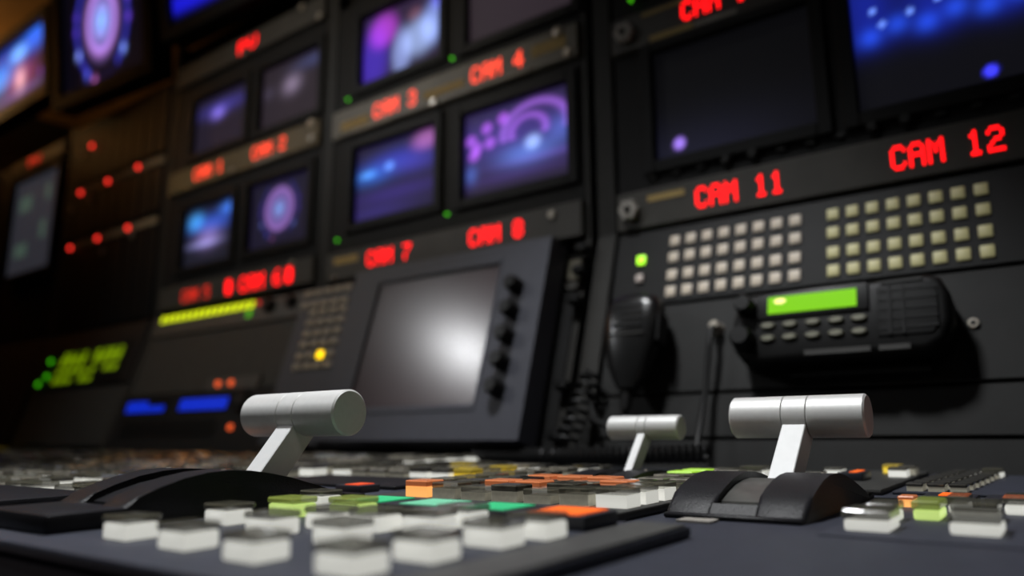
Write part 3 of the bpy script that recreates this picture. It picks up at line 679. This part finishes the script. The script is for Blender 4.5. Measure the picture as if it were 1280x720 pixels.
# hand microphone on its clip
mc = low('hand_microphone', 'black hand microphone hanging beside the middle post', 'microphone', -.398, -.115)
def mic_body():
    bm = bmesh.new(); secs = [(-.112, .0105, .010), (-.100, .0185, .012), (-.085, .0255, .015), (-.06, .0315, .0175), (-.035, .0345, .019), (-.015, .0345, .019), (-.004, .030, .0165), (.002, .019, .011)]
    rings = []
    for z, a, b in secs:
        ring = []
        for i in range(28):
            t_ = 2*math.pi*i/28; c, s = math.cos(t_), math.sin(t_)
            ring.append(bm.verts.new((a*math.copysign(abs(c)**.6, c), -.032+b*math.copysign(abs(s)**.6, s), z)))
        rings.append(ring)
    for j in range(len(rings)-1):
        for i in range(28): bm.faces.new((rings[j][i], rings[j][(i+1) % 28], rings[j+1][(i+1) % 28], rings[j+1][i]))
    bm.faces.new(rings[0][::-1]); bm.faces.new(rings[-1]); return finish(bm, 'body', True)
obj('body', mic_body(), 'mic', mc)
box('label_line', 'rail', mc, -.022, .022, -.0515, -.0502, -.0525, -.0505)
for i in range(4): box('speaker_slot', 'black', mc, -.018, .018, -.0518, -.0505, -.042+.008*i, -.039+.008*i)
box('talk_key', 'knob', mc, .0335, .0375, -.044, -.022, -.06, -.025, .001)
bm = bmesh.new(); lathe(bm, [(-.135, .0045), (-.125, .006), (-.108, .0075)], 'z', (0, -.032, 0), 14); obj('strain_relief', finish(bm, 'strain_relief', True), 'cord', mc)
box('hang_clip', 'black', mc, -.012, .012, -.014, -.001, -.03, .0, .001)

def lowpts(pts): return [low_at(*p) for p in pts]
def helix(a, b, r, turns, seg=10, sag=0):
    a, b = Vector(a), Vector(b); ax = (b-a).normalized(); u_ = ax.cross(Vector((0, .3, 1))).normalized(); v_ = ax.cross(u_); out = []
    n = turns*seg
    for i in range(n+1):
        f = i/n; t_ = 2*math.pi*i/seg; out.append(a.lerp(b, f)+u_*r*math.cos(t_)+v_*r*math.sin(t_)+Vector((0, 0, -sag*math.sin(math.pi*f))))
    return out
cc = thing('microphone_cord', 'black coiled microphone cord lying along the back of the console', 'cord', low_at(-.44, -.30, .03))
base = cc.location.copy()
def cord(name, pts, r, seg=6):
    bm = bmesh.new(); tube(bm, [Vector(p)-base for p in pts], r, seg); return obj(name, finish(bm, name, True), 'cord', cc)
cord('coil', helix(low_at(-.60, -.3025, .032), low_at(-.30, -.297, .032), .0078, 40, 10, .0015), .0027)
cord('hanging_coil', helix(low_at(-.452, -.2, .022), low_at(-.472, -.288, .03), .0105, 8, 12), .0031)
cord('lead', lowpts([(-.398, -.248, .031), (-.401, -.258, .03), (-.415, -.268, .03), (-.436, -.26, .028), (-.45, -.235, .025), (-.4545, -.215, .024), (-.4525, -.2, .033)]), .0032, 8)
pl = low('audio_plug', 'silver jack plug with a straight black cable beside the radio', 'plug', -.3105, -.149)
bm = bmesh.new(); lathe(bm, [(-.016, .0045), (-.014, .006), (-.004, .0062), (-.001, .008), (0, .008)], 'y', (0, 0, 0), 16); obj('connector', finish(bm, 'connector', True), 'screw', pl)
bm = bmesh.new(); tube(bm, [(0, -.014, -.002), (-.0005, -.02, -.012), (-.001, -.02, -.03), (-.003, -.017, -.07), (-.004, -.022, -.11), (-.004, -.028, -.139), (-.001, -.03, -.144)], .0034, 8); obj('cable', finish(bm, 'cable', True), 'cord', pl)

# ------------------------------------------------------------------ middle rack, sloping section
blank('dark panel behind the tilted touch monitor', -1.026, -.556, 0, -.30, 'panel2')
blank('pale plate beside the touch monitor under CAM 8', -.554, -.506, -.026, -.058, 'strip_tan')
blank('thin strip under the pale plate beside the touch monitor', -.554, -.506, -.06, -.072, 'strip')
blank('tall dark panel between the touch monitor and the middle post', -.554, -.506, -.074, -.30, 'panel2')
cl = low('cable_clips', 'black latches down the edge of the middle post', 'latch', -.498, -.29)
for tt in (-.02, -.052, -.095, -.21, -.272): box('latch', 'knob', cl, -.009, .008, -.02, -.0045, tt+.29-.006, tt+.29+.006, .002)
tb = low('touch_monitor', 'grey touch monitor tilted back, with five knobs beside its dull screen', 'monitor', 0, 0)
y1 = -.05
def tp(x, tt): return (x, tt)
bm = bmesh.new()
ox0, ox1, ot0, ot1 = -.893, -.5235, -.016, -.2885; sx0, sx1, st0, st1 = -.832, -.601, -.0445, -.2425
for q in ((ox0, sx0, ot1, ot0), (sx1, ox1, ot1, ot0), (sx0, sx1, ot1, st1), (sx0, sx1, st0, ot0)): bx(bm, q[0], q[1], y1, -.012, q[2], q[3], 0)
bmesh.ops.remove_doubles(bm, verts=bm.verts, dist=1e-5)
obj('body', finish(bm, 'body'), 'tablet', tb)
bm = bmesh.new(); e = .009
for a, b in (((sx0-e, st1-e), (sx0, st0+e)), ((sx1, st1-e), (sx1+e*.4, st0+e)), ((sx0, st1-e), (sx1, st1)), ((sx0, st0), (sx1, st0+e))): bx(bm, a[0], b[0], y1-.0015, y1+.004, a[1], b[1], .0008)
obj('inner_bezel', finish(bm, 'inner_bezel'), 'tablet', tb)
box('screen', 'tablet_screen', tb, sx0, sx1, y1+.003, y1+.008, st1, st0)
box('rear_shell', 'black', tb, ox0+.01, ox1-.004, -.0125, -.001, ot1+.01, ot0-.01)
for i in range(5):
    tt = -.0852-.0350*i
    bm = bmesh.new(); lathe(bm, [(-.02, .0085), (-.017, .0105), (0, .0115)], 'y', (-.5655, y1, tt), 22); k = obj('knob', finish(bm, 'knob', True), 'knob', tb)
    box('pointer', 'rail', k, -.5660, -.5650, y1-.0205, y1-.02, tt, tt+.006)
kp = low('keypad_panel', 'narrow keypad with an amber lit key beside the touch monitor', 'control panel', -1.045, -.29, .0)
box('plate', 'tablet', kp, 0, .145, -.03, -.007, 0, .272, .002)
rowt = [-.0285, -.0505, -.0665, -.0853, -.1045, -.1235, -.144, -.1625]
for r, tt in enumerate(rowt):
    n, xa = (5, -1.028) if r < 2 else (4, -1.0)
    for c in range(n):
        amber = (r == 6 and c == 2)
        obj('amber_key' if amber else 'key', key_mesh(.0125 if amber else .0185, .0125 if amber else .0105, .004, 'led_yellow' if amber else 'key_grey', None), None, kp, (xa+.0245*c+1.045, -.03, tt+.29))

# ------------------------------------------------------------------ third rack, sloping section
mu = low('level_meter_unit', 'meter unit with a row of yellow green lights under CAM 5', 'level meter', -1.578, -.05)
box('chassis', 'strip', mu, 0, .514, -.004, .01, 0, .049, .001)
for i in range(15): box('meter_light', 'meter', mu, .025+i*.0222, .0395+i*.0222, -.0062, -.0045, .0315, .0465, .0008)
box('meter_light', 'meter_green', mu, .338, .352, -.0062, -.0045, .012, .028, .0008)
bm = bmesh.new()
for x, r in ((.405, .014), (.468, .012)):
    disc('knob', 'knob', mu, x, .03, r, -.004, .012, 20)
disc('red_lamp', 'led_red_dim', mu, .366, .04, .004, -.004)
blank('large plain dark panel under the yellow green meter', -1.578, -1.064, -.052, -.18, 'panel_lightened')
dk2 = low('tape_deck', 'recorder with two blue displays and orange lamps', 'recorder', -1.578, -.298)
box('chassis', 'panel2', dk2, 0, .514, -.006, .01, 0, .116, .0015)
for a, b in ((-1.56, -1.395), (-1.365, -1.19)):
    w_ = box('display_window', 'knob', dk2, a+1.578, b+1.578, -.0075, -.006, .076, .107)
    for i in range(11):
        x = a+1.578+.012+i*(b-a-.022)/11; hh = .022 if (a > -1.4 or i < 6) else .012
        box('display_segment', 'blue_disp', w_, x, x+(b-a)/11*.8, -.0082, -.0076, .08, .08+hh)
for x, z, r in ((-1.251, .129, .0055), (-1.211, .129, .0055), (-1.168, .046, .0055)): 
    if z > .116: continue
    disc('orange_lamp', 'led_orange', dk2, x+1.578, z, r, -.006)
bm = bmesh.new(); disc('jog_knob', 'knob', dk2, .424, .09, .02, -.006, .012, 24); disc('knob_cap', 'rail', dk2, .424, .09, .007, -.018, .002, 16)
box('tape_slot', 'knob', dk2, .04, .36, -.0075, -.006, .03, .062)
sl = low('status_lamps', 'small plate with two orange lamps above the blue displays', 'indicator', -1.29, -.1815)
box('plate', 'strip', sl, 0, .16, -.006, -.001, 0, .024, .001)
for x in (.039, .079): disc('orange_lamp', 'led_orange', sl, x, .012, .006, -.006)

# fourth rack, sloping section
gu = low('green_display_unit', 'unit with a yellow green segment display at the far left', 'rack unit', -2.092, -.145)
box('chassis', 'panel2', gu, 0, .488, -.004, .01, 0, .142, .001)
gd = box('display_window', 'knob', gu, .05, .45, -.006, -.004, .004, .095)
random.seed(3)
for r, (z, hh) in enumerate(((.052, .034), (.03, .014), (.008, .014))):
    for i in range(9):
        if (r == 0 and i == 4) or (r == 2 and i in (3, 6, 7, 8)) or (r == 1 and i == 6): continue
        x = .135+i*.033
        bm = bmesh.new(); wd = .024
        for s in range(3): bx(bm, x+s*.0085, x+s*.0085+.0045, -.0072, -.0062, z, z+hh*(1 if random.random() > .3 else .6))
        bx(bm, x, x+wd, -.0072, -.0062, z+hh*.45, z+hh*.6); obj('display_character', finish(bm, 'display_character'), 'green_text', gd)
for x, z in ((.075, .07), (.09, .03), (.06, .012)): disc('green_lamp', 'led_green', gu, x, z, .006, -.006)
blank('plain grey panel below the green segment display', -2.06, -1.604, -.15, -.285, 'panel_lightened')
blank('dark panel below the flat status screen', -2.70, -2.117, .0, -.285, 'panel2')
